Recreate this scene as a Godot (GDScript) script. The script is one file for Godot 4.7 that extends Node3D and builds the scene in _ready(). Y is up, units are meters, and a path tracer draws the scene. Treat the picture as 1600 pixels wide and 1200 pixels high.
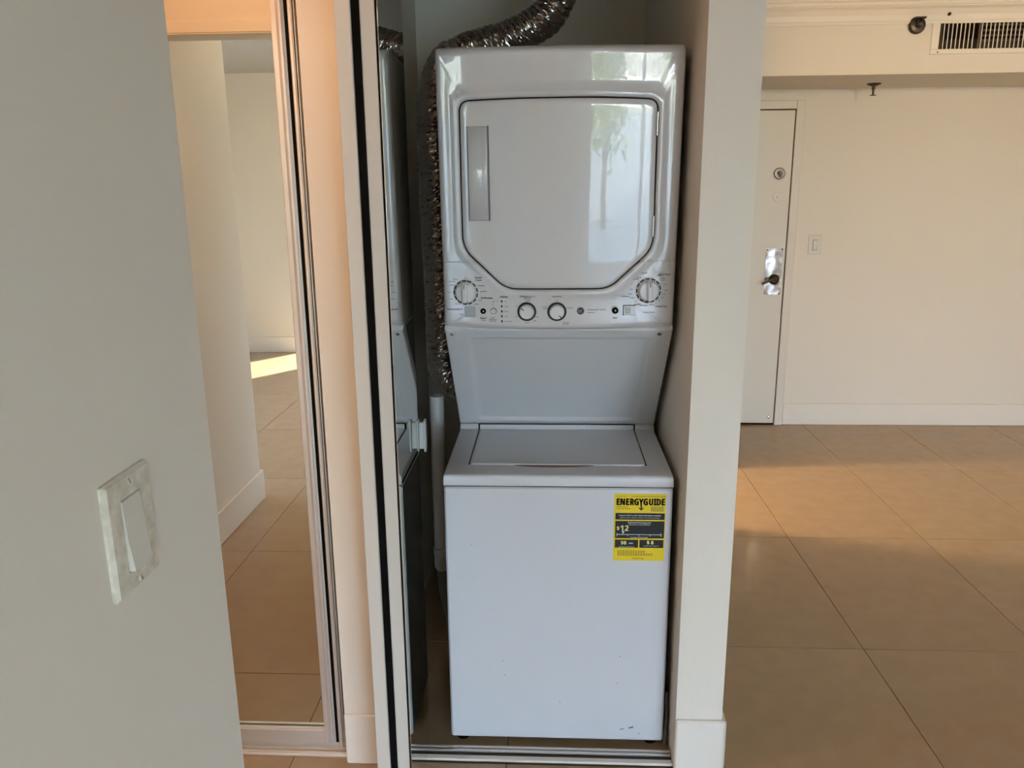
extends Node3D

var noise := FastNoiseLite.new()
var used := {}

# ---------------------------------------------------------------- helpers
# Points are written as (x to the right, y up, d = distance ahead of the camera's foot).
func W(x: float, y: float, d: float) -> Vector3:
	return Vector3(x, y, -d)

func numbered(called: String) -> String:
	if not used.has(called):
		used[called] = 0
		return called
	used[called] += 1
	return "%s_%03d" % [called, used[called]]

func tool() -> SurfaceTool:
	var st := SurfaceTool.new()
	st.begin(Mesh.PRIMITIVE_TRIANGLES)
	return st

func quad(st: SurfaceTool, a: Vector3, b: Vector3, c: Vector3, d: Vector3, out: Vector3, group := -1) -> void:
	st.set_smooth_group(group)
	var n := (c - a).cross(b - a)
	if n.length_squared() < 1e-16:
		n = (d - a).cross(c - a)
	var order := [a, b, c, a, c, d] if n.dot(out) >= 0 else [a, c, b, a, d, c]
	for p in order:
		st.add_vertex(p)

func tri(st: SurfaceTool, a: Vector3, b: Vector3, c: Vector3, out: Vector3, group := -1) -> void:
	st.set_smooth_group(group)
	var order := [a, b, c] if (c - a).cross(b - a).dot(out) >= 0 else [a, c, b]
	for p in order:
		st.add_vertex(p)

# A chamfered box round c with full size s, optionally turned by xf.
func cbox(st: SurfaceTool, c: Vector3, s: Vector3, bevel := 0.0, turn := Basis.IDENTITY) -> void:
	var h := s * 0.5
	var b := minf(bevel, minf(h.x, minf(h.y, h.z)) * 0.9)
	var at := func(p: Vector3) -> Vector3: return c + turn * p
	var dirs := [Vector3.AXIS_X, Vector3.AXIS_Y, Vector3.AXIS_Z]
	for k in dirs:
		var u: int = (k + 1) % 3
		var v: int = (k + 2) % 3
		for sgn in [-1.0, 1.0]:
			var q := []
			for uv in [[-1, -1], [1, -1], [1, 1], [-1, 1]]:
				var p := Vector3.ZERO
				p[k] = sgn * h[k]
				p[u] = uv[0] * (h[u] - b)
				p[v] = uv[1] * (h[v] - b)
				q.append(at.call(p))
			var out := Vector3.ZERO
			out[k] = sgn
			quad(st, q[0], q[1], q[2], q[3], turn * out)
	if b <= 0.0:
		return
	for k in dirs:
		var u: int = (k + 1) % 3
		var v: int = (k + 2) % 3
		for su in [-1.0, 1.0]:
			for sv in [-1.0, 1.0]:
				var q := []
				for e in [[-1, 0], [1, 0], [1, 1], [-1, 1]]:
					var p := Vector3.ZERO
					p[k] = e[0] * (h[k] - b)
					p[u] = su * (h[u] - (b if e[1] == 1 else 0.0))
					p[v] = sv * (h[v] - (0.0 if e[1] == 1 else b))
					q.append(at.call(p))
				var out := Vector3.ZERO
				out[u] = su
				out[v] = sv
				quad(st, q[0], q[1], q[2], q[3], turn * out)
	for sx in [-1.0, 1.0]:
		for sy in [-1.0, 1.0]:
			for sz in [-1.0, 1.0]:
				var sg := Vector3(sx, sy, sz)
				tri(st, at.call(sg * Vector3(h.x, h.y - b, h.z - b)), at.call(sg * Vector3(h.x - b, h.y, h.z - b)), at.call(sg * Vector3(h.x - b, h.y - b, h.z)), turn * sg)

# A box between two corners in (x, y, d).
func span(st: SurfaceTool, x0: float, x1: float, y0: float, y1: float, d0: float, d1: float, bevel := 0.0) -> void:
	cbox(st, W((x0 + x1) / 2, (y0 + y1) / 2, (d0 + d1) / 2), Vector3(absf(x1 - x0), absf(y1 - y0), absf(d1 - d0)), bevel)

# Skins a list of rings; out tells which way the middle quad looks.
func loft(st: SurfaceTool, rings: Array, closed: bool, out: Vector3, group := 0) -> void:
	var n: int = rings[0].size()
	var m := n if closed else n - 1
	var votes := 0.0
	for i in rings.size() - 1:
		for j in m:
			var a: Vector3 = rings[i][j]
			var b: Vector3 = rings[i][(j + 1) % n]
			var c: Vector3 = rings[i + 1][(j + 1) % n]
			votes += (c - a).cross(b - a).dot(out)
	var flip := votes < 0
	st.set_smooth_group(group)
	for i in rings.size() - 1:
		for j in m:
			var a: Vector3 = rings[i][j]
			var b: Vector3 = rings[i][(j + 1) % n]
			var c: Vector3 = rings[i + 1][(j + 1) % n]
			var d: Vector3 = rings[i + 1][j]
			var order := [a, c, b, a, d, c] if flip else [a, b, c, a, c, d]
			for p in order:
				st.add_vertex(p)

# Turned shape: profile of (radius, height) along an axis from base.
func lathe(st: SurfaceTool, base: Vector3, axis: Vector3, profile: Array, segments := 32, group := 0) -> void:
	axis = axis.normalized()
	var side := axis.cross(Vector3.UP if absf(axis.y) < 0.9 else Vector3.RIGHT).normalized()
	var other := axis.cross(side)
	for i in profile.size() - 1:
		var p: Vector2 = profile[i]
		var q: Vector2 = profile[i + 1]
		for k in segments:
			var a0 := TAU * k / segments
			var a1 := TAU * (k + 1) / segments
			var e0 := side * cos(a0) + other * sin(a0)
			var e1 := side * cos(a1) + other * sin(a1)
			var flat := Vector2(q.y - p.y, p.x - q.x)
			var out := (e0 + e1) * 0.5 * flat.x + axis * flat.y
			var g := -1 if group < 0 else i + 1
			if p.x > 1e-6 and q.x > 1e-6:
				quad(st, base + e0 * p.x + axis * p.y, base + e1 * p.x + axis * p.y, base + e1 * q.x + axis * q.y, base + e0 * q.x + axis * q.y, out, g)
			elif q.x > 1e-6:
				tri(st, base + axis * p.y, base + e1 * q.x + axis * q.y, base + e0 * q.x + axis * q.y, out, g)
			elif p.x > 1e-6:
				tri(st, base + e0 * p.x + axis * p.y, base + e1 * p.x + axis * p.y, base + axis * q.y, out, g)

# A tube along points; radius_at(s along, angle) may wobble.
func tube(st: SurfaceTool, path: PackedVector3Array, radius: float, segments := 16, wobble = null, group := 0) -> void:
	var rings := []
	var side := Vector3.ZERO
	var s := 0.0
	var all := Vector3.ZERO
	for i in path.size():
		var t := (path[mini(i + 1, path.size() - 1)] - path[maxi(i - 1, 0)]).normalized()
		if i == 0:
			side = t.cross(Vector3.UP if absf(t.y) < 0.9 else Vector3.RIGHT).normalized()
		else:
			s += path[i].distance_to(path[i - 1])
			side = (side - t * side.dot(t)).normalized()
		var other := t.cross(side)
		var ring := PackedVector3Array()
		for k in segments:
			var a := TAU * k / segments
			var e := side * cos(a) + other * sin(a)
			var r: float = radius if wobble == null else wobble.call(s, e, path[i])
			ring.append(path[i] + e * r)
		rings.append(ring)
	# orientation from the first ring
	var a0: Vector3 = rings[0][0]
	var b0: Vector3 = rings[0][1]
	var c0: Vector3 = rings[1][1]
	var flip := (c0 - a0).cross(b0 - a0).dot(a0 - path[0]) < 0
	st.set_smooth_group(group)
	for i in rings.size() - 1:
		for j in segments:
			var a: Vector3 = rings[i][j]
			var b: Vector3 = rings[i][(j + 1) % segments]
			var c: Vector3 = rings[i + 1][(j + 1) % segments]
			var d: Vector3 = rings[i + 1][j]
			var order := [a, c, b, a, d, c] if flip else [a, b, c, a, c, d]
			for p in order:
				st.add_vertex(p)

func smooth_path(points: Array, step: float) -> PackedVector3Array:
	var c := Curve3D.new()
	c.bake_interval = step
	for i in points.size():
		var before: Vector3 = points[maxi(i - 1, 0)]
		var after: Vector3 = points[mini(i + 1, points.size() - 1)]
		var t := (after - before) / 6.0
		c.add_point(points[i], -t, t)
	return c.get_baked_points()

func lettering(st: SurfaceTool, words: String, height: float, at: Vector3, bold := false, align := HORIZONTAL_ALIGNMENT_CENTER, squeeze := 1.0) -> void:
	var tm := TextMesh.new()
	var f := SystemFont.new()
	f.font_names = PackedStringArray(["Droid Sans"])
	f.font_weight = 700 if bold else 400
	tm.font = f
	tm.text = words
	tm.font_size = 24
	tm.pixel_size = height / 17.0      # capitals are about 17 pixels high
	tm.depth = 0.0004
	tm.curve_step = 2.0
	tm.horizontal_alignment = align
	st.append_from(tm, 0, Transform3D(Basis.from_scale(Vector3(squeeze, 1, 1)), at))

func obj(called: String, st: SurfaceTool, m: Material, parent: Node3D = null, normals := true) -> MeshInstance3D:
	if normals:
		st.generate_normals()
	var o := MeshInstance3D.new()
	o.mesh = st.commit()
	o.material_override = m
	if parent == null:
		o.name = numbered(called)
		add_child(o)
	else:
		o.name = called
		parent.add_child(o, true)
		var shift := Vector3.ZERO
		var p: Node = parent
		while p != self and p is Node3D:
			shift += p.position
			p = p.get_parent()
		o.position = -shift
	return o

func struct(called: String, st: SurfaceTool, m: Material, label := "", category := "") -> MeshInstance3D:
	var o := obj(called, st, m)
	o.set_meta("kind", "structure")
	if label:
		o.set_meta("label", label)
		o.set_meta("category", category)
	return o

func thing(called: String, label: String, category: String, at := Vector3.ZERO, group := "") -> Node3D:
	var o := Node3D.new()
	o.name = numbered(called)
	o.position = at
	add_child(o)
	o.set_meta("label", label)
	o.set_meta("category", category)
	if group:
		o.set_meta("group", group)
	return o

func tag(o: Node3D, label: String, category: String, group := "") -> Node3D:
	o.set_meta("label", label)
	o.set_meta("category", category)
	if group:
		o.set_meta("group", group)
	return o

func noise_image(n: int, frequency: float, octaves: int, seed_: int) -> Image:
	noise.seed = seed_
	noise.noise_type = FastNoiseLite.TYPE_SIMPLEX_SMOOTH
	noise.frequency = frequency
	noise.fractal_octaves = octaves
	var im := noise.get_seamless_image(n, n)
	im.convert(Image.FORMAT_RGBA8)
	return im

func bumps(n: int, frequency: float, octaves: int, strength: float, seed_: int) -> ImageTexture:
	var im := noise_image(n, frequency, octaves, seed_)
	im.bump_map_to_normal_map(strength)
	return ImageTexture.create_from_image(im)

func mottle(n: int, frequency: float, octaves: int, low: Color, high: Color, seed_: int) -> ImageTexture:
	var im := noise_image(n, frequency, octaves, seed_)
	for y in n:
		for x in n:
			im.set_pixel(x, y, low.lerp(high, im.get_pixel(x, y).r))
	return ImageTexture.create_from_image(im)

func mat(c: Color, rough: float, metal := 0.0) -> StandardMaterial3D:
	var m := StandardMaterial3D.new()
	m.albedo_color = c
	m.roughness = rough
	m.metallic = metal
	return m

func grain(m: StandardMaterial3D, normal: Texture2D, amount: float, per_metre: float) -> StandardMaterial3D:
	m.uv1_triplanar = true
	m.uv1_world_triplanar = true
	m.uv1_scale = Vector3.ONE * per_metre
	if normal:
		m.normal_enabled = true
		m.normal_texture = normal
		m.normal_scale = amount
	return m

# ---------------------------------------------------------------- the scene
func _ready() -> void:
	# camera
	var cam := Camera3D.new()
	cam.name = "camera"
	cam.position = Vector3(0, 1.5552, 0)
	cam.rotation = Vector3(-0.2429, 0.0493, -0.0093)
	cam.fov = 51.61
	cam.near = 0.02
	cam.far = 200.0
	add_child(cam)
	cam.make_current()

	# sky, sun, exposure
	var env := Environment.new()
	env.background_mode = Environment.BG_SKY
	var sky_m := ProceduralSkyMaterial.new()
	sky_m.sky_top_color = Color(0.55, 0.68, 0.88)
	sky_m.sky_horizon_color = Color(0.90, 0.94, 0.97)
	sky_m.ground_horizon_color = Color(0.70, 0.72, 0.70)
	sky_m.ground_bottom_color = Color(0.45, 0.46, 0.42)
	sky_m.sky_energy_multiplier = 5.0
	sky_m.ground_energy_multiplier = 5.0
	var sky := Sky.new()
	sky.sky_material = sky_m
	env.sky = sky
	env.tonemap_mode = Environment.TONE_MAPPER_LINEAR
	env.tonemap_exposure = EXPOSURE
	env.sdfgi_enabled = true
	env.ssao_enabled = true
	env.ssil_enabled = true
	var we := WorldEnvironment.new()
	we.name = "world"
	we.environment = env
	add_child(we)
	var sun := DirectionalLight3D.new()
	sun.name = "sun"
	sun.light_energy = 16.0
	sun.light_color = Color(1.0, 0.98, 0.95)
	sun.light_angular_distance = 0.6
	sun.shadow_enabled = true
	sun.basis = Basis.looking_at(Vector3(0.595, -0.60, 0.803))
	add_child(sun)

	materials()
	room()
	closet_fronts()
	laundry_machine()
	closet_things()
	entry_things()
	hall_lamps()
	outdoors()

const EXPOSURE := 1.0

var wall_m: StandardMaterial3D
var ceiling_m: StandardMaterial3D
var trim_m: StandardMaterial3D
var tile_m := []
var grout_m: StandardMaterial3D
var door_m: StandardMaterial3D
var enamel_m: StandardMaterial3D
var enamel_flat_m: StandardMaterial3D
var plastic_m: StandardMaterial3D
var black_m: StandardMaterial3D
var ink_m: StandardMaterial3D
var grey_ink_m: StandardMaterial3D
var chrome_m: StandardMaterial3D
var alu_m: StandardMaterial3D
var dark_metal_m: StandardMaterial3D
var foil_m: StandardMaterial3D
var mirror_m: StandardMaterial3D
var pvc_m: StandardMaterial3D
var glass_m: StandardMaterial3D
var leaf_edge_m: StandardMaterial3D
var ivory_m: StandardMaterial3D
var stained_m: StandardMaterial3D

func materials() -> void:
	var roller := bumps(512, 0.03, 3, 3.0, 3)
	wall_m = grain(mat(Color(0.90, 0.875, 0.82), 0.62), roller, 0.12, 3.0)
	trim_m = grain(mat(Color(0.915, 0.893, 0.842), 0.45), roller, 0.06, 3.0)
	ceiling_m = grain(mat(Color(0.90, 0.89, 0.87), 0.9), bumps(512, 0.06, 4, 14.0, 8), 1.0, 1.5)
	var ripple := bumps(512, 0.012, 2, 5.0, 12)
	for k in 4:
		var t := mat(Color(1, 1, 1), 0.14)
		var shade := [0.0, 0.012, -0.012, 0.005][k] as float
		t.albedo_texture = mottle(256, 0.03, 4, Color(0.655 + shade, 0.555 + shade, 0.43 + shade), Color(0.685 + shade, 0.585 + shade, 0.46 + shade), 20 + k)
		grain(t, ripple, 0.03, 1.1)
		tile_m.append(t)
	grout_m = mat(Color(0.36, 0.29, 0.22), 0.9)
	door_m = grain(mat(Color(0.87, 0.85, 0.795), 0.4), roller, 0.1, 3.0)
	var peel := bumps(512, 0.035, 2, 6.0, 31)
	enamel_m = grain(mat(Color(0.825, 0.825, 0.825), 0.22), peel, 0.07, 9.0)
	enamel_m.clearcoat_enabled = true
	enamel_m.clearcoat = 1.0
	enamel_m.clearcoat_roughness = 0.02
	enamel_flat_m = grain(mat(Color(0.82, 0.83, 0.84), 0.38), peel, 0.08, 12.0)
	plastic_m = mat(Color(0.86, 0.865, 0.865), 0.28)
	black_m = mat(Color(0.03, 0.03, 0.032), 0.8)
	black_m.metallic_specular = 0.25
	ink_m = mat(Color(0.07, 0.075, 0.085), 0.6)
	grey_ink_m = mat(Color(0.42, 0.43, 0.45), 0.6)
	chrome_m = mat(Color(0.82, 0.81, 0.79), 0.12, 1.0)
	alu_m = mat(Color(0.91, 0.905, 0.895), 0.36, 0.75)
	dark_metal_m = mat(Color(0.30, 0.27, 0.24), 0.35, 1.0)
	foil_m = mat(Color(0.62, 0.61, 0.60), 0.15, 1.0)
	mirror_m = mat(Color(0.90, 0.92, 0.91), 0.0, 1.0)
	pvc_m = mat(Color(0.72, 0.74, 0.74), 0.45)
	glass_m = mat(Color(0.9, 0.95, 0.95, 0.08), 0.02)
	glass_m.transparency = BaseMaterial3D.TRANSPARENCY_ALPHA
	leaf_edge_m = mat(Color(0.82, 0.81, 0.775), 0.5)
	ivory_m = mat(Color(0.86, 0.845, 0.79), 0.35)
	stained_m = grain(mat(Color(1, 1, 1), 0.4), null, 0.0, 9.0)
	stained_m.albedo_texture = mottle(256, 0.022, 4, Color(0.775, 0.745, 0.65), Color(0.915, 0.90, 0.85), 61)

# ---------------------------------------------------------------- shell of the flat
const H := 2.58
const XL := -4.2
const XR := 5.4
const DB := -3.67
const DF := 5.17

func wall(called: String, boxes: Array, m: Material = null) -> MeshInstance3D:
	var st := tool()
	for b in boxes:
		span(st, b[0], b[1], b[2], b[3], b[4], b[5])
	return struct(called, st, wall_m if m == null else m)

func room() -> void:
	# floor: 0.6 x 0.9 m porcelain tiles on a bed of grout
	var floor_ := Node3D.new()
	floor_.name = "floor"
	floor_.set_meta("kind", "structure")
	add_child(floor_)
	var bed := tool()
	span(bed, XL - 0.15, XR + 0.15, -0.15, -0.0022, DB - 0.15, DF + 0.15)
	obj("grout_bed", bed, grout_m, floor_)
	var ts := tool()
	cbox(ts, Vector3(0, -0.005, 0), Vector3(0.5975, 0.01, 0.8975), 0.0006)
	ts.generate_normals()
	var tile_mesh := ts.commit()
	var rng := RandomNumberGenerator.new()
	rng.seed = 5
	for i in range(-9, 8):
		for k in range(-1, 10):
			var x := 1.0814 + 0.6 * i - 0.3
			var d := 4.2895 - 0.9 * k + 0.45
			if x < XL - 0.3 or x > XR + 0.3 or d < DB - 0.4 or d > DF + 0.4:
				continue
			var t := MeshInstance3D.new()
			t.name = "tile"
			t.mesh = tile_mesh
			t.material_override = tile_m[rng.randi() % 4]
			t.position = W(x, 0, d)
			t.rotation = Vector3(rng.randf_range(-1, 1), 0, rng.randf_range(-1, 1)) * 0.0006
			floor_.add_child(t, true)

	var c := tool()
	span(c, XL - 0.15, XR + 0.15, H, H + 0.15, DB - 0.15, DF + 0.15)
	struct("ceiling", c, ceiling_m)

	# outer walls; the back wall holds a sliding glass door, the left wall a window
	wall("wall_back", [[XL - 0.15, 0.7, 0, H, DB - 0.15, DB], [3.1, XR + 0.15, 0, H, DB - 0.15, DB], [0.7, 3.1, 2.15, H, DB - 0.15, DB]])
	wall("wall_left", [[XL - 0.15, XL, 0, 0.85, DB, 0.2], [XL - 0.15, XL, 2.15, H, DB, 0.2], [XL - 0.15, XL, 0.85, 2.15, DB, -1.28], [XL - 0.15, XL, 0.85, 2.15, -0.1, 0.2]])
	wall("wall_right", [[XR, XR + 0.15, 0, H, DB, DF]])
	wall("wall_entry", [[0.4, XR + 0.15, 0, H, DF, DF + 0.15]])
	# hall by the wardrobe, wall blocks between wardrobe and laundry
	wall("wall_hall", [[XL, -1.488, 0, H, 0.08, 0.2], [-1.6, -1.488, 0, H, 0.2, 2.6]])
	wall("wall_wardrobe", [[-1.6, -0.5618, 0, H, 2.6, 2.7], [-1.488, -0.5618, 2.38, H, 1.876, 2.0]])
	wall("wall_lintel", [[-1.488, -0.49, 2.0985, H, 0.745, 0.855]])
	wall("wall_strip", [[-0.5618, -0.44, 0, H, 1.876, 1.99], [-0.5618, -0.495, 0, H, 1.99, 3.5]])
	wall("wall_partition", [[-0.49, -0.39, 0, H, -0.9, 0.8525]])
	wall("wall_laundry", [[-0.495, 0.3404, 0, H, 3.12, 3.22], [-0.44, 0.3404, 2.42, H, 1.876, 1.99]])
	wall("wall_pillar", [[0.3404, 0.4631, 0, H, 1.876, 3.5]])
	wall("wall_kitchen", [[-3.0, 0.4631, 0, H, 3.5, 3.6], [-3.12, -3.0, 0, H, 3.5, 4.41], [-3.0, 0.9, 0, H, 4.29, 4.41], [0.3, 0.42, 0, H, 4.41, DF]])
	# dropped beam over the entry
	wall("wall_soffit", [[0.42, 2.005, 2.1145, H, 4.54, DF], [2.75, XR, 2.1145, H, 4.54, DF], [2.005, 2.75, 2.1145, 2.228, 4.54, DF], [2.005, 2.75, 2.366, H, 4.54, DF]])

	# crown moulding along the beam: a stepped profile
	var cr := tool()
	var prof := [[2.3568, 0.0], [2.3568, 0.010], [2.368, 0.014], [2.376, 0.011], [2.40, 0.016], [2.425, 0.030], [2.436, 0.046], [2.440, 0.046], [2.443, 0.052], [2.456, 0.056], [2.460, 0.064], [2.50, 0.082], [2.56, 0.10], [2.58, 0.10]]
	for i in prof.size() - 1:
		var p = prof[i]
		var q = prof[i + 1]
		quad(cr, W(0.42, p[0], 4.54 - p[1]), W(XR, p[0], 4.54 - p[1]), W(XR, q[0], 4.54 - q[1]), W(0.42, q[0], 4.54 - q[1]), Vector3(0, -0.6 if q[1] > p[1] else 0.6, 1))
	struct("trim_1", cr, trim_m)

	# baseboards, bevelled along the top
	var bb := func(called: String, runs: Array) -> void:
		var st := tool()
		for r in runs:
			span(st, r[0], r[1], 0.0005, r[2], r[3], r[4], 0.004)
		struct(called, st, trim_m)
	bb.call("baseboard_entry", [[1.545, XR, 0.1474, DF - 0.013, DF]])
	bb.call("baseboard_pillar", [[0.3395, 0.4745, 0.163, 1.865, 1.878], [0.4625, 0.4745, 0.163, 1.865, 3.5]])
	bb.call("baseboard_strip", [[-0.563, -0.44, 0.157, 1.868, 1.878]])
	bb.call("baseboard_hall", [[-1.489, -1.475, 0.155, 0.07, 1.90], [XL, -1.475, 0.155, 0.066, 0.08]])
	bb.call("baseboard_back", [[XL, 0.69, 0.155, DB, DB + 0.013]])
	bb.call("baseboard_left", [[XL, XL + 0.013, 0.155, DB, 0.08]])
	bb.call("baseboard_right", [[XR - 0.013, XR, 0.155, DB, DF]])

	# sliding glass door in the back wall, window in the left wall
	var wn := Node3D.new()
	wn.name = "window_1"
	wn.set_meta("kind", "structure")
	add_child(wn)
	var fr := tool()
	for x in [0.73, 1.9, 3.07]:
		span(fr, x - 0.035, x + 0.035, 0.0, 2.15, DB - 0.1, DB - 0.04, 0.004)
	for y in [0.035, 2.115]:
		span(fr, 0.7, 3.1, y - 0.035, y + 0.035, DB - 0.1, DB - 0.04, 0.004)
	obj("window_frame", fr, trim_m, wn)
	for k in 2:
		var g := tool()
		span(g, 0.765 + 1.17 * k, 1.865 + 1.17 * k, 0.07, 2.08, DB - 0.075, DB - 0.069)
		obj("pane", g, glass_m, wn)
	var w2 := Node3D.new()
	w2.name = "window_2"
	w2.set_meta("kind", "structure")
	add_child(w2)
	fr = tool()
	for d in [-1.25, -0.13]:
		span(fr, XL - 0.1, XL - 0.04, 0.85, 2.15, d - 0.03, d + 0.03, 0.004)
	for y in [0.88, 2.12]:
		span(fr, XL - 0.1, XL - 0.04, y - 0.03, y + 0.03, -1.28, -0.1, 0.004)
	obj("window_frame", fr, trim_m, w2)
	var big := tool()
	span(big, XL - 0.075, XL - 0.069, 0.91, 2.09, -1.22, -0.16)
	obj("pane", big, glass_m, w2)

# ---------------------------------------------------------------- wardrobe mirror doors and folding laundry door
func stile_profile(st: SurfaceTool, x0: float, x1: float, y0: float, y1: float, d: float) -> void:
	# ribbed aluminium upright: two raised beads on a flat bar
	var w := x1 - x0
	var pts := [[0.0, 0.016], [0.0, 0.002], [0.06, 0.0], [0.40, 0.0], [0.47, 0.003], [0.53, 0.006], [0.60, 0.006], [0.66, 0.001], [0.74, 0.001], [0.79, 0.011], [1.0, 0.006], [1.0, 0.016]]
	for i in pts.size() - 1:
		var p = pts[i]
		var q = pts[i + 1]
		quad(st, W(x0 + w * p[0], y0, d + p[1]), W(x0 + w * p[0], y1, d + p[1]), W(x0 + w * q[0], y1, d + q[1]), W(x0 + w * q[0], y0, d + q[1]), Vector3(p[1] - q[1] if q[1] != p[1] else 0.0, 0, 0.3) if p[0] != q[0] else Vector3(-1 if p[0] < 0.5 else 1, 0, 0))
	quad(st, W(x0, y0, d + 0.016), W(x0, y1, d + 0.016), W(x1, y1, d + 0.016), W(x1, y0, d + 0.016), Vector3(0, 0, -1))

func mirror_door(x0: float, x1: float, d: float, label: String) -> void:
	var t := thing("sliding_mirror_door", label, "mirror door", W((x0 + x1) / 2, 0.024, d + 0.01))
	var st := tool()
	span(st, x0 + 0.028, x1 - 0.028, 0.066, 2.33, d + 0.0155, d + 0.0195)
	obj("mirror_pane", st, mirror_m, t)
	for s in 2:
		st = tool()
		stile_profile(st, x1 - 0.032 if s == 0 else x0, x1 if s == 0 else x0 + 0.032, 0.024, 2.375, d)
		obj("stile", st, alu_m, t)
	st = tool()
	span(st, x0 + 0.032, x1 - 0.032, 0.024, 0.066, d, d + 0.014, 0.0015)
	span(st, x0 + 0.032, x1 - 0.032, 0.066, 0.0705, d + 0.002, d + 0.012, 0.001)
	obj("bottom_rail", st, alu_m, t)
	st = tool()
	span(st, x0 + 0.032, x1 - 0.032, 2.325, 2.375, d, d + 0.014, 0.0015)
	obj("top_rail", st, alu_m, t)

func closet_fronts() -> void:
	mirror_door(-1.12, -0.6045, 1.92, "framed sliding mirror door beside the strip of warm lit wall, front one of two")
	mirror_door(-1.486, -1.03, 1.946, "sliding mirror door behind the front mirror door, next to hall wall")
	# channel the door closes into
	var st := tool()
	span(st, -0.598, -0.5625, 0.024, 2.378, 1.985, 1.99)
	span(st, -0.5905, -0.5803, 0.024, 2.378, 1.900, 1.912, 0.003)
	span(st, -0.5900, -0.5880, 0.024, 2.378, 1.911, 1.986)
	span(st, -0.5764, -0.5742, 0.024, 2.378, 1.900, 1.986, 0.0008)
	span(st, -0.5640, -0.5622, 0.024, 2.378, 1.960, 1.986, 0.0005)
	var channel := tag(obj("door_jamb_channel", st, alu_m), "upright aluminium channel where the mirror door meets the narrow wall", "door channel")
	st = tool()
	span(st, -0.6060, -0.5895, 0.024, 2.378, 1.926, 1.934)
	obj("pile_strip", st, black_m, channel)
	# flat casing under the lintel, seen in the mirror
	st = tool()
	span(st, -1.488, -0.49, 2.103, 2.146, 0.853, 0.861, 0.002)
	span(st, -1.488, -0.49, 2.0965, 2.101, 0.740, 0.864, 0.002)
	struct("trim_2", st, trim_m)
	# floor track of the mirror doors
	var t := thing("floor_track", "aluminium floor track under the sliding mirror doors", "door track", W(-1.02, 0, 1.93))
	st = tool()
	span(st, -1.486, -0.563, 0.0003, 0.006, 1.892, 1.978, 0.001)
	obj("track_base", st, alu_m, t)
	for d in [1.899, 1.912, 1.929, 1.957, 1.974]:
		st = tool()
		span(st, -1.486, -0.563, 0.005, 0.0235 if d > 1.92 else 0.013, d - 0.002, d + 0.002, 0.0008)
		obj("track_rail", st, alu_m, t)
	st = tool()
	span(st, -0.592, -0.570, 0.006, 0.022, 1.935, 1.97, 0.002)
	obj("brush_pad", st, black_m, t)

	# laundry folding door, folded open against the left jamb
	t = thing("folding_door", "folded open mirror faced closet door left of the laundry machine", "folding door", W(-0.378, 0.0225, 1.79))
	st = tool()
	span(st, -0.4185, -0.387, 0.0225, 2.40, 1.64, 1.925, 0.0015)
	var leaf := obj("door_leaf", st, leaf_edge_m, t)
	st = tool()
	span(st, -0.371, -0.3412, 0.0225, 2.40, 1.65, 1.93, 0.0015)
	leaf = obj("door_leaf", st, leaf_edge_m, t)
	st = tool()
	span(st, -0.3412, -0.3382, 0.026, 2.398, 1.652, 1.93)
	var backing := obj("edge_gasket", st, black_m, leaf)
	st = tool()
	span(st, -0.3385, -0.3365, 0.0235, 2.398, 1.655, 1.93)
	obj("mirror_pane", st, mirror_m, leaf)
	backing.position = backing.position
	st = tool()
	span(st, -0.3868, -0.3712, 0.0225, 2.40, 1.648, 1.664)
	obj("gap_dark_strip", st, black_m, t)  # black strip put in so the gap between the leaves reads dark
	for y in [0.35, 1.62]:
		st = tool()
		span(st, -0.3868, -0.3712, y - 0.04, y + 0.04, 1.90, 1.92, 0.001)
		obj("hinge", st, dark_metal_m, t)
	# clip on the edge of the mirror leaf
	st = tool()
	span(st, -0.3365, -0.3335, 0.901, 0.983, 1.916, 1.936, 0.001)
	span(st, -0.3335, -0.3205, 0.907, 0.977, 1.920, 1.932, 0.001)
	span(st, -0.3205, -0.3160, 0.901, 0.983, 1.914, 1.936, 0.001)
	obj("finger_clip", st, mat(Color(0.70, 0.72, 0.72), 0.4), t)
	# floor track of the laundry closet
	t = thing("floor_track", "two railed floor track in front of the laundry machine", "door track", W(-0.05, 0, 1.915))
	st = tool()
	span(st, -0.44, 0.34, 0.0003, 0.004, 1.883, 1.950, 0.001)
	obj("track_base", st, dark_metal_m, t)
	for r in [[1.886, 1.9045], [1.921, 1.931], [1.935, 1.945]]:
		st = tool()
		span(st, -0.44, 0.34, 0.003, 0.011, r[0], r[1], 0.002)
		obj("track_rail", st, alu_m if r[0] > 1.9 else trim_m, t)
	st = tool()
	for y in [0.0105]:
		lathe(st, W(-0.345, 0.004, 1.926), Vector3.UP, [Vector2(0, 0), Vector2(0.004, 0), Vector2(0.004, 0.02), Vector2(0, 0.02)], 12)
	tag(obj("guide_pin", st, chrome_m), "small metal pin guiding the folding door in its track", "pin")

# ---------------------------------------------------------------- stacked washer and dryer
const CX := 0.0208
const XA := -0.2807
const XB := 0.3223

# distance of the dryer's front at (x, y): bowed, leaning a little, with lips above and below
func front(x: float, y: float) -> float:
	var u := (x - CX) / 0.3015
	var d := 2.03 + 0.065 * (1.884 - y) - 0.02 * maxf(0.0, 1.0 - u * u)
	var top := 1.8620 + 0.008 * (1.0 - u * u)
	if y > top:
		d += (y - top) / (1.884 - top) * 0.016
	var low := 1.2125 - 0.0125 * (1.0 - u * u)
	if y < low:
		d += (low - y) / 0.0225 * 0.014
	return d

func on_front(x: float, y: float, lift := 0.0) -> Vector3:
	return W(x, y, front(x, y) - lift)

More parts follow.
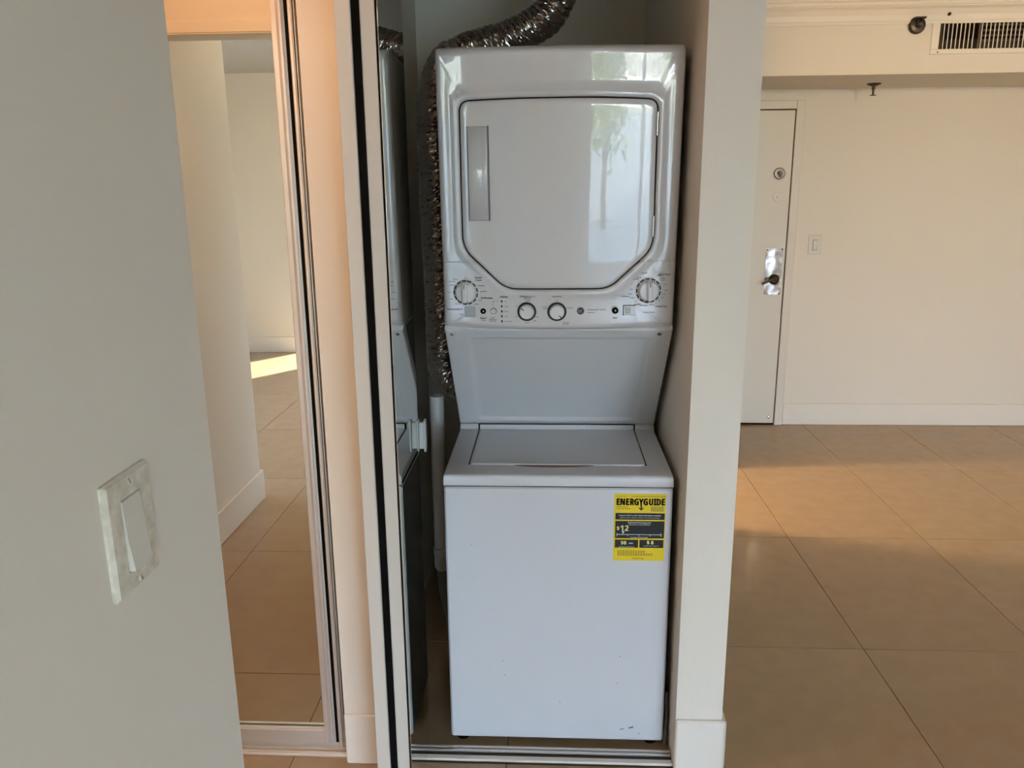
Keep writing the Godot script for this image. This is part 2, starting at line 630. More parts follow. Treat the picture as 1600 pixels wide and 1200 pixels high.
func round_corners(corners: Array, per := 8) -> PackedVector2Array:
	var out := PackedVector2Array()
	var n := corners.size()
	for i in n:
		var p := Vector2(corners[i][0], corners[i][1])
		var r: float = corners[i][2]
		var a := (Vector2(corners[(i + n - 1) % n][0], corners[(i + n - 1) % n][1]) - p).normalized()
		var b := (Vector2(corners[(i + 1) % n][0], corners[(i + 1) % n][1]) - p).normalized()
		if r <= 0.0:
			out.append(p)
			continue
		for k in per + 1:
			var t := float(k) / per
			out.append((p + a * r).lerp(p, t).lerp(p.lerp(p + b * r, t), t))
	return out

# where a ray from c at an angle meets a closed outline: [distance, cosine between ray and edge normal]
func hit(c: Vector2, angle: float, outline: PackedVector2Array) -> Array:
	var dir := Vector2(cos(angle), sin(angle))
	var best := [0.0, 1.0]
	for i in outline.size():
		var a := outline[i]
		var b := outline[(i + 1) % outline.size()]
		var e := b - a
		var den := dir.cross(e)
		if absf(den) < 1e-9:
			continue
		var s := (a - c).cross(dir) / den * -1.0
		s = (c - a).cross(dir) / e.cross(dir)
		var t := (a - c).cross(e) / den
		if t > best[0] and s >= -1e-5 and s <= 1.00001:
			best = [t, maxf(0.35, absf(dir.dot(Vector2(e.y, -e.x).normalized())))]
	return best

func laundry_machine() -> void:
	var t := thing("stacked_washer_dryer", "white stacked washer and dryer standing in the open laundry closet", "washer dryer", W(CX, 0, 2.3))
	var st := tool()

	# --- washer
	span(st, XA, XB, 0.02, 0.7865, 1.9665, 2.62, 0.005)
	var cabinet := obj("washer_cabinet", st, enamel_flat_m, t)
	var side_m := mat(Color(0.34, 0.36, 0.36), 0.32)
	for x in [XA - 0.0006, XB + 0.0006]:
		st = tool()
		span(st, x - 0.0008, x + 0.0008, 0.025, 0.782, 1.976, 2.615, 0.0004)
		obj("dark_side_sheet", st, side_m, t)  # dark sheets added over the white cabinet so its sides read dark
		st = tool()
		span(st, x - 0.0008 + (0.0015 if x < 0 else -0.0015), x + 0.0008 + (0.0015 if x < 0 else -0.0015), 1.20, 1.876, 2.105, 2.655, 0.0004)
		obj("dark_side_sheet", st, side_m, t)
	for q in [[2.10, 0.72, 2.16, 0.50, 2.12, 0.20], [2.25, 0.66, 2.34, 0.42, 2.30, 0.16]]:
		st = tool()
		tube(st, smooth_path([W(XA - 0.0014, q[1], q[0]), W(XA - 0.0014, q[3], q[2]), W(XA - 0.0014, q[5], q[4])], 0.02), 0.0005, 5)
		obj("scratch", st, grey_ink_m, t)
	for s in [[-0.25, 2.0], [0.29, 2.0], [-0.25, 2.58], [0.29, 2.58]]:
		st = tool()
		lathe(st, W(s[0], 0.0005, s[1]), Vector3.UP, [Vector2(0, 0), Vector2(0.018, 0), Vector2(0.018, 0.012), Vector2(0.008, 0.014), Vector2(0.008, 0.022), Vector2(0, 0.022)], 14)
		obj("leveling_foot", st, black_m, t)
	# scuffs and chips on the front
	var scuff_m := mat(Color(0.42, 0.40, 0.38), 0.7)
	for m in [[0.232, 0.064, 0.014, 0.0042, 0.35], [0.206, 0.058, 0.012, 0.0024, 0.3], [-0.13, 0.27, 0.0022, 0.0034, 0.0], [-0.125, 0.225, 0.002, 0.003, 0.2], [0.195, 0.29, 0.0022, 0.0034, 0.0], [0.255, 0.045, 0.003, 0.003, 0.0], [0.03, 0.142, 0.0022, 0.003, 0.0], [0.19, 0.205, 0.002, 0.0034, 0.0], [-0.21, 0.62, 0.002, 0.002, 0.0]]:
		st = tool()
		cbox(st, W(m[0], m[1], 1.9664), Vector3(m[2], m[3], 0.0004), 0.0, Basis(Vector3(0, 0, 1), m[4]))
		obj("scuff_mark", st, scuff_m, cabinet)
	# top deck: front band, sides that round over, a rear step
	st = tool()
	var prof := [[1.9672, 0.7895], [1.9650, 0.7915], [1.9640, 0.796], [1.9640, 0.811], [1.9655, 0.8165], [1.9690, 0.8192], [1.976, 0.8202], [2.02, 0.8205], [2.366, 0.8205], [2.371, 0.8225], [2.373, 0.828], [2.374, 0.836], [2.377, 0.8385], [2.62, 0.8385], [2.62, 0.7895]]
	var rings := []
	for k in [[XA + 0.0, 0.7], [XA - 0.0008, 0.2], [XA + 0.0008, 0.05], [XA + 0.004, 0.0], [XB - 0.004, 0.0], [XB - 0.0008, 0.05], [XB + 0.0008, 0.2], [XB, 0.7]]:
		var ring := PackedVector3Array()
		for p in prof:
			ring.append(W(k[0], lerpf(p[1], 0.79, k[1]), lerpf(p[0], 1.97, 0.4 * k[1]) if p[0] < 2.0 else p[0]))
		rings.append(ring)
	loft(st, rings, false, Vector3(0, 1, 0.3))
	obj("washer_deck", st, enamel_flat_m, t)
	st = tool()
	span(st, XA + 0.002, XB - 0.002, 0.7862, 0.7900, 1.9700, 2.6, 0.0)
	obj("deck_seam", st, black_m, t)
	# lid in its dark joint
	st = tool()
	span(st, -0.2225, 0.2625, 0.8190, 0.8209, 2.047, 2.3660, 0.0005)
	span(st, -0.2225, 0.2625, 0.8205, 0.8390, 2.3655, 2.3735, 0.0005)
	obj("lid_joint", st, black_m, t)
	st = tool()
	var lid_pts := round_corners([[-0.2190, 2.045, 0.014], [0.2590, 2.045, 0.014], [0.2590, 2.366, 0.002], [-0.2190, 2.366, 0.002]], 6)
	var lr := [PackedVector3Array(), PackedVector3Array(), PackedVector3Array(), PackedVector3Array()]
	for p in lid_pts:
		var bow := 0.0
		if p.y < 2.06:
			bow = 0.006 * maxf(0.0, 1.0 - pow((p.x - 0.012) / 0.115, 2.0))
		var mid := Vector2(CX, 2.2)
		var q := p.lerp(mid, 0.02)
		var r := p.lerp(mid, 0.06)
		lr[0].append(W(p.x, 0.8200, p.y))
		lr[1].append(W(p.x, 0.8222 + bow, p.y))
		lr[2].append(W(q.x, 0.8236 + bow, q.y))
		lr[3].append(W(r.x, 0.8228 + bow * 0.4, r.y))
	loft(st, lr, true, Vector3.UP)
	var hub := W(CX, 0.8228, 2.2)
	for i in lid_pts.size():
		tri(st, lr[3][i], lr[3][(i + 1) % lid_pts.size()], hub, Vector3.UP, 0)
	span(st, -0.2180, 0.2580, 0.8230, 0.8385, 2.3640, 2.3735, 0.001)
	var lid := obj("washer_lid", st, enamel_flat_m, t)
	# finger scoop under the lid's front edge
	st = tool()
	var scoop := PackedVector3Array()
	for k in 25:
		var a := PI * k / 24.0
		scoop.append(W(0.012 + 0.108 * cos(a), 0.8212, 2.0455 - 0.017 * sin(a)))
	for k in 24:
		tri(st, W(0.012, 0.8212, 2.046), scoop[k], scoop[k + 1], Vector3.UP)
		quad(st, scoop[k], scoop[k + 1], scoop[k + 1] - Vector3(0, 0.0015, 0), scoop[k] - Vector3(0, 0.0015, 0), Vector3(0, 0, 1))
	obj("finger_scoop", st, mat(Color(0.45, 0.28, 0.24), 0.5), lid)

	# --- slanted panel between lid and dryer, with its pressed field
	st = tool()
	var o := W(CX, 1.1885, 2.0765)
	var e := (W(CX, 0.8385, 2.3755) - o)
	var len := e.length()
	e = e.normalized()
	var nrm := Vector3(0, -e.z, e.y) * -1.0
	if nrm.z < 0:
		nrm = -nrm
	var at := func(x: float, v: float, w: float) -> Vector3: return o + Vector3(x, 0, 0) + e * v + nrm * w
	var hw := 0.3015
	var pr := []
	for k in [[hw, 0.0, len, 0.001, -0.03], [hw, 0.0, len, 0.001, -0.003], [hw - 0.0010, 0.001, len - 0.001, 0.003, -0.0010], [hw - 0.003, 0.003, len - 0.003, 0.003, 0.0], [hw - 0.007, 0.007, len - 0.006, 0.004, 0.0], [0.250, 0.030, len - 0.014, 0.012, 0.0], [0.246, 0.034, len - 0.018, 0.012, 0.0], [0.242, 0.038, len - 0.022, 0.012, -0.0016], [0.237, 0.043, len - 0.026, 0.012, -0.0066], [0.232, 0.048, len - 0.030, 0.012, -0.0082], [0.227, 0.053, len - 0.034, 0.012, -0.0084], [0.216, 0.064, len - 0.045, 0.012, -0.0084]]:
		var ring := PackedVector3Array()
		for p in round_corners([[-k[0], k[1], k[3]], [k[0], k[1], k[3]], [k[0], k[2], k[3]], [-k[0], k[2], k[3]]], 5):
			ring.append(at.call(p.x, p.y, k[4]))
		pr.append(ring)
	loft(st, pr, true, nrm)
	var inner: PackedVector3Array = pr[-1]
	var centre: Vector3 = at.call(0.0, len / 2, -0.0084)
	for i in inner.size():
		tri(st, inner[i], inner[(i + 1) % inner.size()], centre, nrm, 0)
	var slant := obj("slanted_panel", st, enamel_flat_m, t)
	for s in [-0.2840, 0.2680 + 0.0]:
		st = tool()
		lathe(st, at.call(s, 0.0185, 0.0), nrm, [Vector2(0.0052, 0), Vector2(0.0052, 0.001), Vector2(0.0040, 0.0024), Vector2(0, 0.0026)], 16)
		obj("screw", st, grey_ink_m, slant)
	st = tool()
	span(st, XA + 0.004, XB - 0.004, 0.838, 1.19, 2.60, 2.64, 0.0)
	obj("rear_column", st, enamel_flat_m, t)

	# --- dryer
	st = tool()
	span(st, XA + 0.0015, XB - 0.0015, 1.19, 1.8825, 2.085, 2.66, 0.006)
	obj("dryer_cabinet", st, enamel_flat_m, t)
	var corners := [[-0.2222, 1.7585, 0.024], [-0.09, 1.7625, 0.08], [0.125, 1.7625, 0.08], [0.2575, 1.7570, 0.024], [0.2595, 1.402, 0.034], [0.150, 1.3005, 0.030], [-0.114, 1.3005, 0.030], [-0.2235, 1.404, 0.034]]
	var outline := round_corners(corners)
	var frame := round_corners([[XA, 1.884, 0.008], [XB, 1.884, 0.008], [XB, 1.19, 0.004], [XA, 1.19, 0.004]], 4)
	var c := Vector2(0.0185, 1.369)
	var angles := []
	for k in 160:
		angles.append(TAU * k / 160.0)
	for p in outline:
		angles.append(fposmod((p - c).angle(), TAU))
	for p in frame:
		angles.append(fposmod((p - c).angle(), TAU))
	angles.append(PI)
	angles.sort()
	var clean := []
	for a in angles:
		if clean.is_empty() or a - clean[-1] > 0.0006:
			clean.append(a)
	# shell: rings from the wall of the door opening out to the edge
	for half in 2:
		var some := []
		for a in clean:
			if (half == 0 and a <= PI + 1e-6) or (half == 1 and a >= PI - 1e-6):
				some.append(a)
		if half == 1:
			some.append(TAU)
		var steps := [[0, 0.0030, 0.022], [0, 0.0030, 0.005], [0, 0.0042, 0.0012], [0, 0.0062, -0.0012], [0, 0.0090, -0.0026], [0, 0.0130, -0.0030], [0, 0.0180, -0.0018], [0, 0.0230, 0.0008], [1, 0.25, 0.0012], [1, 0.5, 0.0010], [1, 0.75, 0.0006], [2, 0.0235, 0.0], [2, 0.0200, 0.0], [2, 0.0150, 0.0], [2, 0.0100, 0.0008], [2, 0.0060, 0.0024], [2, 0.0025, 0.0060], [2, 0.0006, 0.0105], [2, 0.0, 0.016], [2, 0.0, 0.075]]
		rings = []
		for s in steps:
			var ring := PackedVector3Array()
			for a in some:
				var i := hit(c, a, outline)
				var f := hit(c, a, frame)
				var r_in: float = i[0]
				var r_out: float = f[0]
				var lo: float = r_in + 0.023 / i[1]
				var hi: float = maxf(lo, r_out - 0.0235 / f[1])
				var r := 0.0
				if s[0] == 0:
					r = r_in + s[1] / i[1]
				elif s[0] == 1:
					r = lerpf(lo, hi, s[1])
				else:
					r = maxf(lo + (0.0235 - s[1]) * 0.2, r_out - s[1] / f[1])
				var p := c + Vector2(cos(a), sin(a)) * r
				# the two mouldings meet in a fine groove
				if half == 0:
					p.y = maxf(p.y, c.y + 0.0007)
				else:
					p.y = minf(p.y, c.y - 0.0007)
				var d: float = front(p.x, p.y) + s[2]
				ring.append(W(p.x, p.y, d))
			rings.append(ring)
		st = tool()
		loft(st, rings, false, Vector3(0, 0, 1))
		# turn the two cut edges inward so that the joint has depth
		for side in [0, some.size() - 1]:
			for k in rings.size() - 1:
				var a0: Vector3 = rings[k][side]
				var b0: Vector3 = rings[k + 1][side]
				quad(st, a0, b0, b0 + Vector3(0, 0, -0.008), a0 + Vector3(0, 0, -0.008), Vector3(0, -1 if half == 0 else 1, 0))
		obj("dryer_front" if half == 0 else "control_panel", st, enamel_m, t)
	# the dark well behind the door joint
	st = tool()
	rings = []
	for s in [[-0.004, 0.012], [0.006, 0.012], [0.006, 0.03]]:
		var ring := PackedVector3Array()
		for a in clean:
			var i := hit(c, a, outline)
			var p: Vector2 = c + Vector2(cos(a), sin(a)) * (i[0] + s[0])
			ring.append(W(p.x, p.y, front(p.x, p.y) + s[1]))
		rings.append(ring)
	loft(st, rings, true, Vector3(0, 0, 1))
	obj("door_gasket", st, black_m, t)
	# door
	st = tool()
	rings = []
	for s in [[0, 0.04, 0], [0, 0.2, 0], [0, 0.4, 0], [0, 0.6, 0], [0, 0.75, 0], [0, 0.88, 0], [1, 0.014, 0.0], [1, 0.008, 0.0006], [1, 0.0035, 0.0022], [1, 0.0010, 0.005], [1, 0.0, 0.0085], [1, 0.0, 0.02]]:
		var ring := PackedVector3Array()
		for a in clean:
			var i := hit(c, a, outline)
			var r: float = (i[0] - 0.014 / i[1]) * s[1] / 0.9 if s[0] == 0 else i[0] - s[1] / i[1]
			if s[0] == 0:
				r = minf(r, (i[0] - 0.014 / i[1]) * 0.985)
			var p := c + Vector2(cos(a), sin(a)) * r
			ring.append(W(p.x, p.y, front(p.x, p.y) - 0.0035 + s[2]))
		rings.append(ring)
	loft(st, rings, true, Vector3(0, 0, 1))
	hub = W(c.x, c.y, front(c.x, c.y) - 0.0035)
	for i in clean.size():
		tri(st, rings[0][i], rings[0][(i + 1) % clean.size()], hub, Vector3(0, 0, 1), 0)
	var door := obj("dryer_door", st, enamel_m, t)
	# grip: a bevelled bar with a finger hollow along its right side
	st = tool()
	var grip := [[0.0, 0.0], [0.0008, 0.013], [0.004, 0.0160], [0.034, 0.0130], [0.0405, 0.0155], [0.0465, 0.0160], [0.0490, 0.013], [0.0495, 0.0]]
	rings = []
	for y in [1.4735, 1.4750, 1.4775, 1.6960, 1.6985, 1.7000]:
		var k := clampf(minf(y - 1.4735, 1.7000 - y) / 0.004, 0.0, 1.0)
		var ring := PackedVector3Array()
		for p in grip:
			var x: float = -0.2045 + p[0]
			ring.append(on_front(x, y, 0.0034 + p[1] * (0.25 + 0.75 * k if k > 0.0 else 0.0)))
		rings.append(ring)
	loft(st, rings, false, Vector3(0, 0, 1))
	obj("handle", st, enamel_m, door)
	st = tool()
	span(st, -0.2060, -0.1535, 1.4715, 1.7018, 2.0500, 2.0506, 0.0)
	for k in [[-0.2064, 1.4722, -0.2046, 1.7012], [-0.1552, 1.4722, -0.1512, 1.7012]]:
		var a0 := on_front(k[0], k[1], 0.0042)
		var b0 := on_front(k[0], k[3], 0.0042)
		quad(st, a0, b0, on_front(k[2], k[3], 0.0042), on_front(k[2], k[1], 0.0042), Vector3(0, 0, 1))
	obj("handle_joint_shade", st, grey_ink_m, door)  # joint strips, the right one widened to paint the handle's shaded side
	for y in [[1.6738, 1.7283], [1.4305, 1.4828]]:
		st = tool()
		var hx := 0.2580
		var p0 := on_front(hx, y[0], 0.004)
		var p1 := on_front(hx, y[1], 0.004)
		lathe(st, p0, p1 - p0, [Vector2(0, 0), Vector2(0.0030, 0.0005), Vector2(0.0030, (p1 - p0).length() * 0.32), Vector2(0.0024, (p1 - p0).length() * 0.33), Vector2(0.0030, (p1 - p0).length() * 0.34), Vector2(0.0030, (p1 - p0).length()), Vector2(0, (p1 - p0).length())], 14)
		obj("hinge", st, chrome_m, t)
	controls(t)
	sticker()

func dial(t: Node3D, x: float, y: float, r: float, big: bool, turn: float) -> void:
	var base := on_front(x, y, -0.0005)
	var out := Vector3((front(x + 0.01, y) - front(x - 0.01, y)) / 0.02, 0.065 * -1.0, 1).normalized()
	var st := tool()
	# printed ring round the knob
	lathe(st, base, out, [Vector2(r * (1.18 if big else 1.22), 0.0008), Vector2(r * (1.15 if big else 1.2), 0.0022), Vector2(r * 1.0, 0.0022), Vector2(r * 0.98, 0.0008)], 48)
	var face := obj("dial" if big else "knob", tool_knob(base, out, r), plastic_m, t)
	obj("scale_ring", st, ink_m if not big else plastic_m, face)
	if big:
		# dashes round the dial
		st = tool()
		var side := out.cross(Vector3.UP).normalized() * -1.0
		var up := side.cross(out) * -1.0
		if up.y < 0:
			up = -up
		for k in 13:
			var a0 := TAU * (k + 0.12) / 13.0
			for j in 4:
				var b0 := a0 + TAU / 13.0 * 0.76 * j / 4.0
				var b1 := a0 + TAU / 13.0 * 0.76 * (j + 1) / 4.0
				var p := []
				for q in [[b0, 1.02], [b1, 1.02], [b1, 1.14], [b0, 1.14]]:
					p.append(base + (side * cos(q[0]) + up * sin(q[0])) * r * q[1] + out * 0.0026)
				quad(st, p[0], p[1], p[2], p[3], out)
		obj("scale_dashes", st, ink_m, face)
		# grip bar across the dial
		st = tool()
		var b := Basis(side, up, out).orthonormalized().rotated(out, turn)
		cbox(st, base + out * 0.018, Vector3(r * 0.46, r * 1.72, 0.016), 0.003, b)
		obj("grip", st, plastic_m, face)
		st = tool()
		cbox(st, base + out * 0.0262 + b.y * r * 0.62, Vector3(0.0016, r * 0.36, 0.0008), 0.0, b)
		cbox(st, base + out * 0.0105 + b.x * r * 0.27, Vector3(0.0034, r * 1.70, 0.004), 0.0, b)
		cbox(st, base + out * 0.0105 - b.x * r * 0.27, Vector3(0.0010, r * 1.70, 0.004), 0.0, b)
		cbox(st, base + out * 0.0105 - b.y * r * 0.88, Vector3(r * 0.5, 0.0022, 0.004), 0.0, b)
		obj("pointer", st, ink_m, face)
	else:
		st = tool()
		var dir := Vector3(cos(turn), sin(turn), 0)
		var b := Basis(Vector3(-sin(turn), cos(turn), 0), dir, Vector3(0, 0, 1))
		cbox(st, base + out * 0.0142 + dir * r * 0.66, Vector3(0.0022, r * 0.42, 0.0008), 0.0, b)
		obj("pointer", st, ink_m, face)
		st = tool()
		lathe(st, base, out, [Vector2(r * 0.995, 0.001), Vector2(r * 0.995, 0.0034), Vector2(r * 0.90, 0.0038)], 40)
		obj("shadow_gap", st, black_m, face)

func tool_knob(base: Vector3, out: Vector3, r: float) -> SurfaceTool:
	var st := tool()
	lathe(st, base, out, [Vector2(r * 0.98, 0.0), Vector2(r * 0.97, 0.004), Vector2(r * 0.90, 0.010), Vector2(r * 0.86, 0.0125), Vector2(r * 0.80, 0.0135), Vector2(0, 0.0140)], 40)
	return st

func controls(t: Node3D) -> void:
	dial(t, -0.2198, 1.2897, 0.0285, true, -0.04)
	dial(t, 0.2526, 1.2934, 0.0285, true, 0.06)
	dial(t, -0.0611, 1.2401, 0.0205, false, 2.45)
	dial(t, 0.0172, 1.2402, 0.0205, false, -0.87)
	# push buttons
	var n := Vector3(0, -0.065, 1).normalized()
	for b in [[-0.1754, 1.2410, 0.0075], [0.1681, 1.2426, 0.0085]]:
		var st := tool()
		lathe(st, on_front(b[0], b[1]), n, [Vector2(b[2] * 1.3, 0.0), Vector2(b[2] * 1.28, 0.002), Vector2(b[2] * 1.05, 0.0022)], 28)
		var ring := obj("start_button", st, plastic_m, t)
		st = tool()
		lathe(st, on_front(b[0], b[1]), n, [Vector2(b[2], 0.0), Vector2(b[2], 0.003), Vector2(b[2] * 0.8, 0.0045), Vector2(0, 0.005)], 28)
		obj("button_cap", st, black_m, ring)
		st = tool()
		lathe(st, on_front(b[0] + 0.0006, b[1], 0.0045), n, [Vector2(b[2] * 0.26, 0.0), Vector2(b[2] * 0.24, 0.0008), Vector2(0, 0.0009)], 12)
		obj("button_mark", st, plastic_m, ring)
	var st := tool()
	lathe(st, on_front(-0.1483, 1.2412), n, [Vector2(0.0080, 0), Vector2(0.0078, 0.0018), Vector2(0.0066, 0.0018), Vector2(0.0066, 0.0008)], 28)
	var spin := obj("rinse_button", st, ink_m, t)
	st = tool()
	lathe(st, on_front(-0.1483, 1.2412), n, [Vector2(0.0065, 0.0), Vector2(0.0063, 0.003), Vector2(0, 0.0036)], 24)
	obj("button_cap", st, plastic_m, spin)
	st = tool()
	for k in 3:
		var a := TAU * k / 3.0 + 0.4
		cbox(st, on_front(-0.1483, 1.2412, 0.0037) + Vector3(cos(a), sin(a), 0) * 0.0026, Vector3(0.0036, 0.0012, 0.0006), 0.0, Basis(Vector3(0, 0, 1), a + 1.2))
	obj("button_mark", st, ink_m, spin)
	# rocker window right of the dryer's start button
	st = tool()
	cbox(st, on_front(0.2047, 1.2421, 0.0008), Vector3(0.0300, 0.0260, 0.004), 0.0012)
	var sq := obj("signal_switch", st, plastic_m, t)
	st = tool()
	cbox(st, on_front(0.2010, 1.2421, 0.0030), Vector3(0.0130, 0.0160, 0.003), 0.001)
	obj("switch_rocker", st, mat(Color(0.70, 0.71, 0.71), 0.25), sq)
	st = tool()
	cbox(st, on_front(0.1893, 1.2421, 0.0030), Vector3(0.0016, 0.0265, 0.0006), 0.0)
	cbox(st, on_front(0.2047, 1.2556, 0.0030), Vector3(0.0316, 0.0016, 0.0006), 0.0)
	obj("switch_line", st, ink_m, sq)
	# status lights
	for k in 5:
		st = tool()
		cbox(st, on_front(-0.1262, 1.2669 - 0.0132 * k, 0.0004), Vector3(0.0036, 0.0062, 0.0012), 0.0004)
		obj("status_light", st, ink_m, t)
	# round badge with its script monogram
	st = tool()
	lathe(st, on_front(0.0785, 1.2417), n, [Vector2(0.0098, 0.0), Vector2(0.0096, 0.0012), Vector2(0, 0.0014)], 36)
	var badge := obj("round_badge", st, mat(Color(0.06, 0.08, 0.13), 0.3), t)
	st = tool()
	var bc := on_front(0.0785, 1.2417, 0.0017)
	for s in [[-0.0028, 0.0, 0.0036, 0.6, 5.9], [0.0028, 0.0016, 0.0024, 0.7, 5.2], [0.0028, -0.0024, 0.0026, 1.0, 5.6], [-0.0020, -0.0010, 0.0014, 0.0, 4.6]]:
		var path := PackedVector3Array()
		for k in 15:
			var a := lerpf(s[3], s[4], k / 14.0)
			path.append(bc + Vector3(s[0] + cos(a) * s[2], s[1] + sin(a) * s[2], 0))
		tube(st, path, 0.0003, 6)
	lathe(st, bc - n * 0.0004, n, [Vector2(0.0090, 0.0), Vector2(0.0090, 0.0004), Vector2(0.0086, 0.0004), Vector2(0.0086, 0.0)], 36)
	obj("monogram", st, plastic_m, badge)
	# printed words
	st = tool()
	var say := func(words: String, x: float, y: float, h: float, bold: bool) -> void:
		lettering(st, words, h, on_front(x, y, 0.0009), bold)
	say.call("Power", -0.1860, 1.3290, 0.0046, true)
	say.call("Clean", -0.1860, 1.3222, 0.0046, true)
	say.call("Delicates", -0.1650, 1.2760, 0.0050, true)
	say.call("Permanent Press", -0.2440, 1.2450, 0.0047, true)
	say.call("Start", -0.1758, 1.2222, 0.0050, true)
	say.call("Status", -0.1200, 1.2790, 0.0048, true)
	say.call("Temperature", -0.0592, 1.2808, 0.0047, true)
	say.call("Options", 0.0170, 1.2808, 0.0047, true)
	say.call("Easy Care", 0.2925, 1.3345, 0.0048, true)
	say.call("Timed Dry", 0.2860, 1.2515, 0.0048, true)
	say.call("Off", 0.0172, 1.2700, 0.0032, false)
	say.call("Start", 0.1681, 1.2230, 0.0036, true)
	say.call("On", -0.1155, 1.2669, 0.0030, false)
	say.call("Wash", -0.1140, 1.2537, 0.0030, false)
	say.call("Rinse", -0.1140, 1.2405, 0.0030, false)
	say.call("Spin", -0.1145, 1.2273, 0.0030, false)
	say.call("Lid Locked", -0.1095, 1.2141, 0.0030, false)
	say.call("Rinse", -0.1500, 1.2235, 0.0030, false)
	say.call("Hot", -0.0870, 1.2550, 0.0026, false)
	say.call("Cold", -0.0875, 1.2270, 0.0026, false)
	say.call("Warm", -0.0600, 1.2110, 0.0028, false)
	say.call("Off", -0.2198, 1.3280, 0.0030, false)
	obj("printed_words", st, ink_m, t, false)
	# fine print too small to read in the photograph: short dashes of small type
	st = tool()
	for q in [[-0.2480, 1.3240, 0.011], [-0.2560, 1.3180, 0.016], [-0.2560, 1.3080, 0.012], [-0.2630, 1.2900, 0.008], [-0.2590, 1.2720, 0.010], [-0.2450, 1.2590, 0.011], [-0.1800, 1.3080, 0.016], [-0.1740, 1.2925, 0.017], [-0.1830, 1.2690, 0.008], [-0.1940, 1.2590, 0.011], [-0.2330, 1.2310, 0.010], [-0.1758, 1.2160, 0.009], [-0.1500, 1.2185, 0.020], [-0.1500, 1.2145, 0.017], [-0.0592, 1.2752, 0.020], [-0.0592, 1.2695, 0.012], [-0.0350, 1.2265, 0.008], [-0.0400, 1.2160, 0.009], [-0.0140, 1.2530, 0.013], [-0.0140, 1.2480, 0.010], [0.0500, 1.2500, 0.016], [0.0420, 1.2110, 0.017], [0.0400, 1.2065, 0.015], [0.1110, 1.2445, 0.028], [0.1050, 1.2375, 0.018], [0.1360, 1.2445, 0.014], [0.2400, 1.3390, 0.015], [0.2260, 1.3270, 0.012], [0.2190, 1.3230, 0.014], [0.2770, 1.3310, 0.011], [0.2880, 1.3250, 0.012], [0.2900, 1.3200, 0.010], [0.2950, 1.3090, 0.005], [0.2990, 1.2930, 0.009], [0.2930, 1.2840, 0.005], [0.2890, 1.2740, 0.005], [0.2820, 1.2660, 0.004], [0.2750, 1.2600, 0.004], [0.2080, 1.2970, 0.005], [0.2060, 1.2850, 0.010], [0.1950, 1.2790, 0.020], [0.2110, 1.2745, 0.012], [0.2200, 1.2660, 0.005], [0.2250, 1.2580, 0.016], [0.2420, 1.2545, 0.018], [0.2590, 1.2555, 0.005], [0.2670, 1.2555, 0.005], [0.2560, 1.2360, 0.030]]:
		var k := 0
		var x: float = q[0] - q[2] / 2
		while x < q[0] + q[2] / 2:
			var w: float = [0.0016, 0.0011, 0.0019][k % 3]
			cbox(st, on_front(x + w / 2, q[1], 0.0007), Vector3(w, 0.0021, 0.0004))
			x += w + 0.0007
			k += 1
	# bracket line from the button to the status column
	cbox(st, on_front(-0.1490, 1.2600, 0.0007), Vector3(0.0007, 0.0150, 0.0004))
	cbox(st, on_front(-0.1400, 1.2670, 0.0007), Vector3(0.0180, 0.0007, 0.0004))
	obj("fine_print", st, grey_ink_m, t)
	# scrap of translucent tape stuck over the lower left of the panel
	st = tool()
	cbox(st, on_front(-0.2105, 1.2385, 0.0011), Vector3(0.0290, 0.0285, 0.0006), 0.0002)
	tag(obj("tape_patch", st, mat(Color(0.66, 0.69, 0.71), 0.35)), "small grey square of tape stuck under the left dial", "tape")

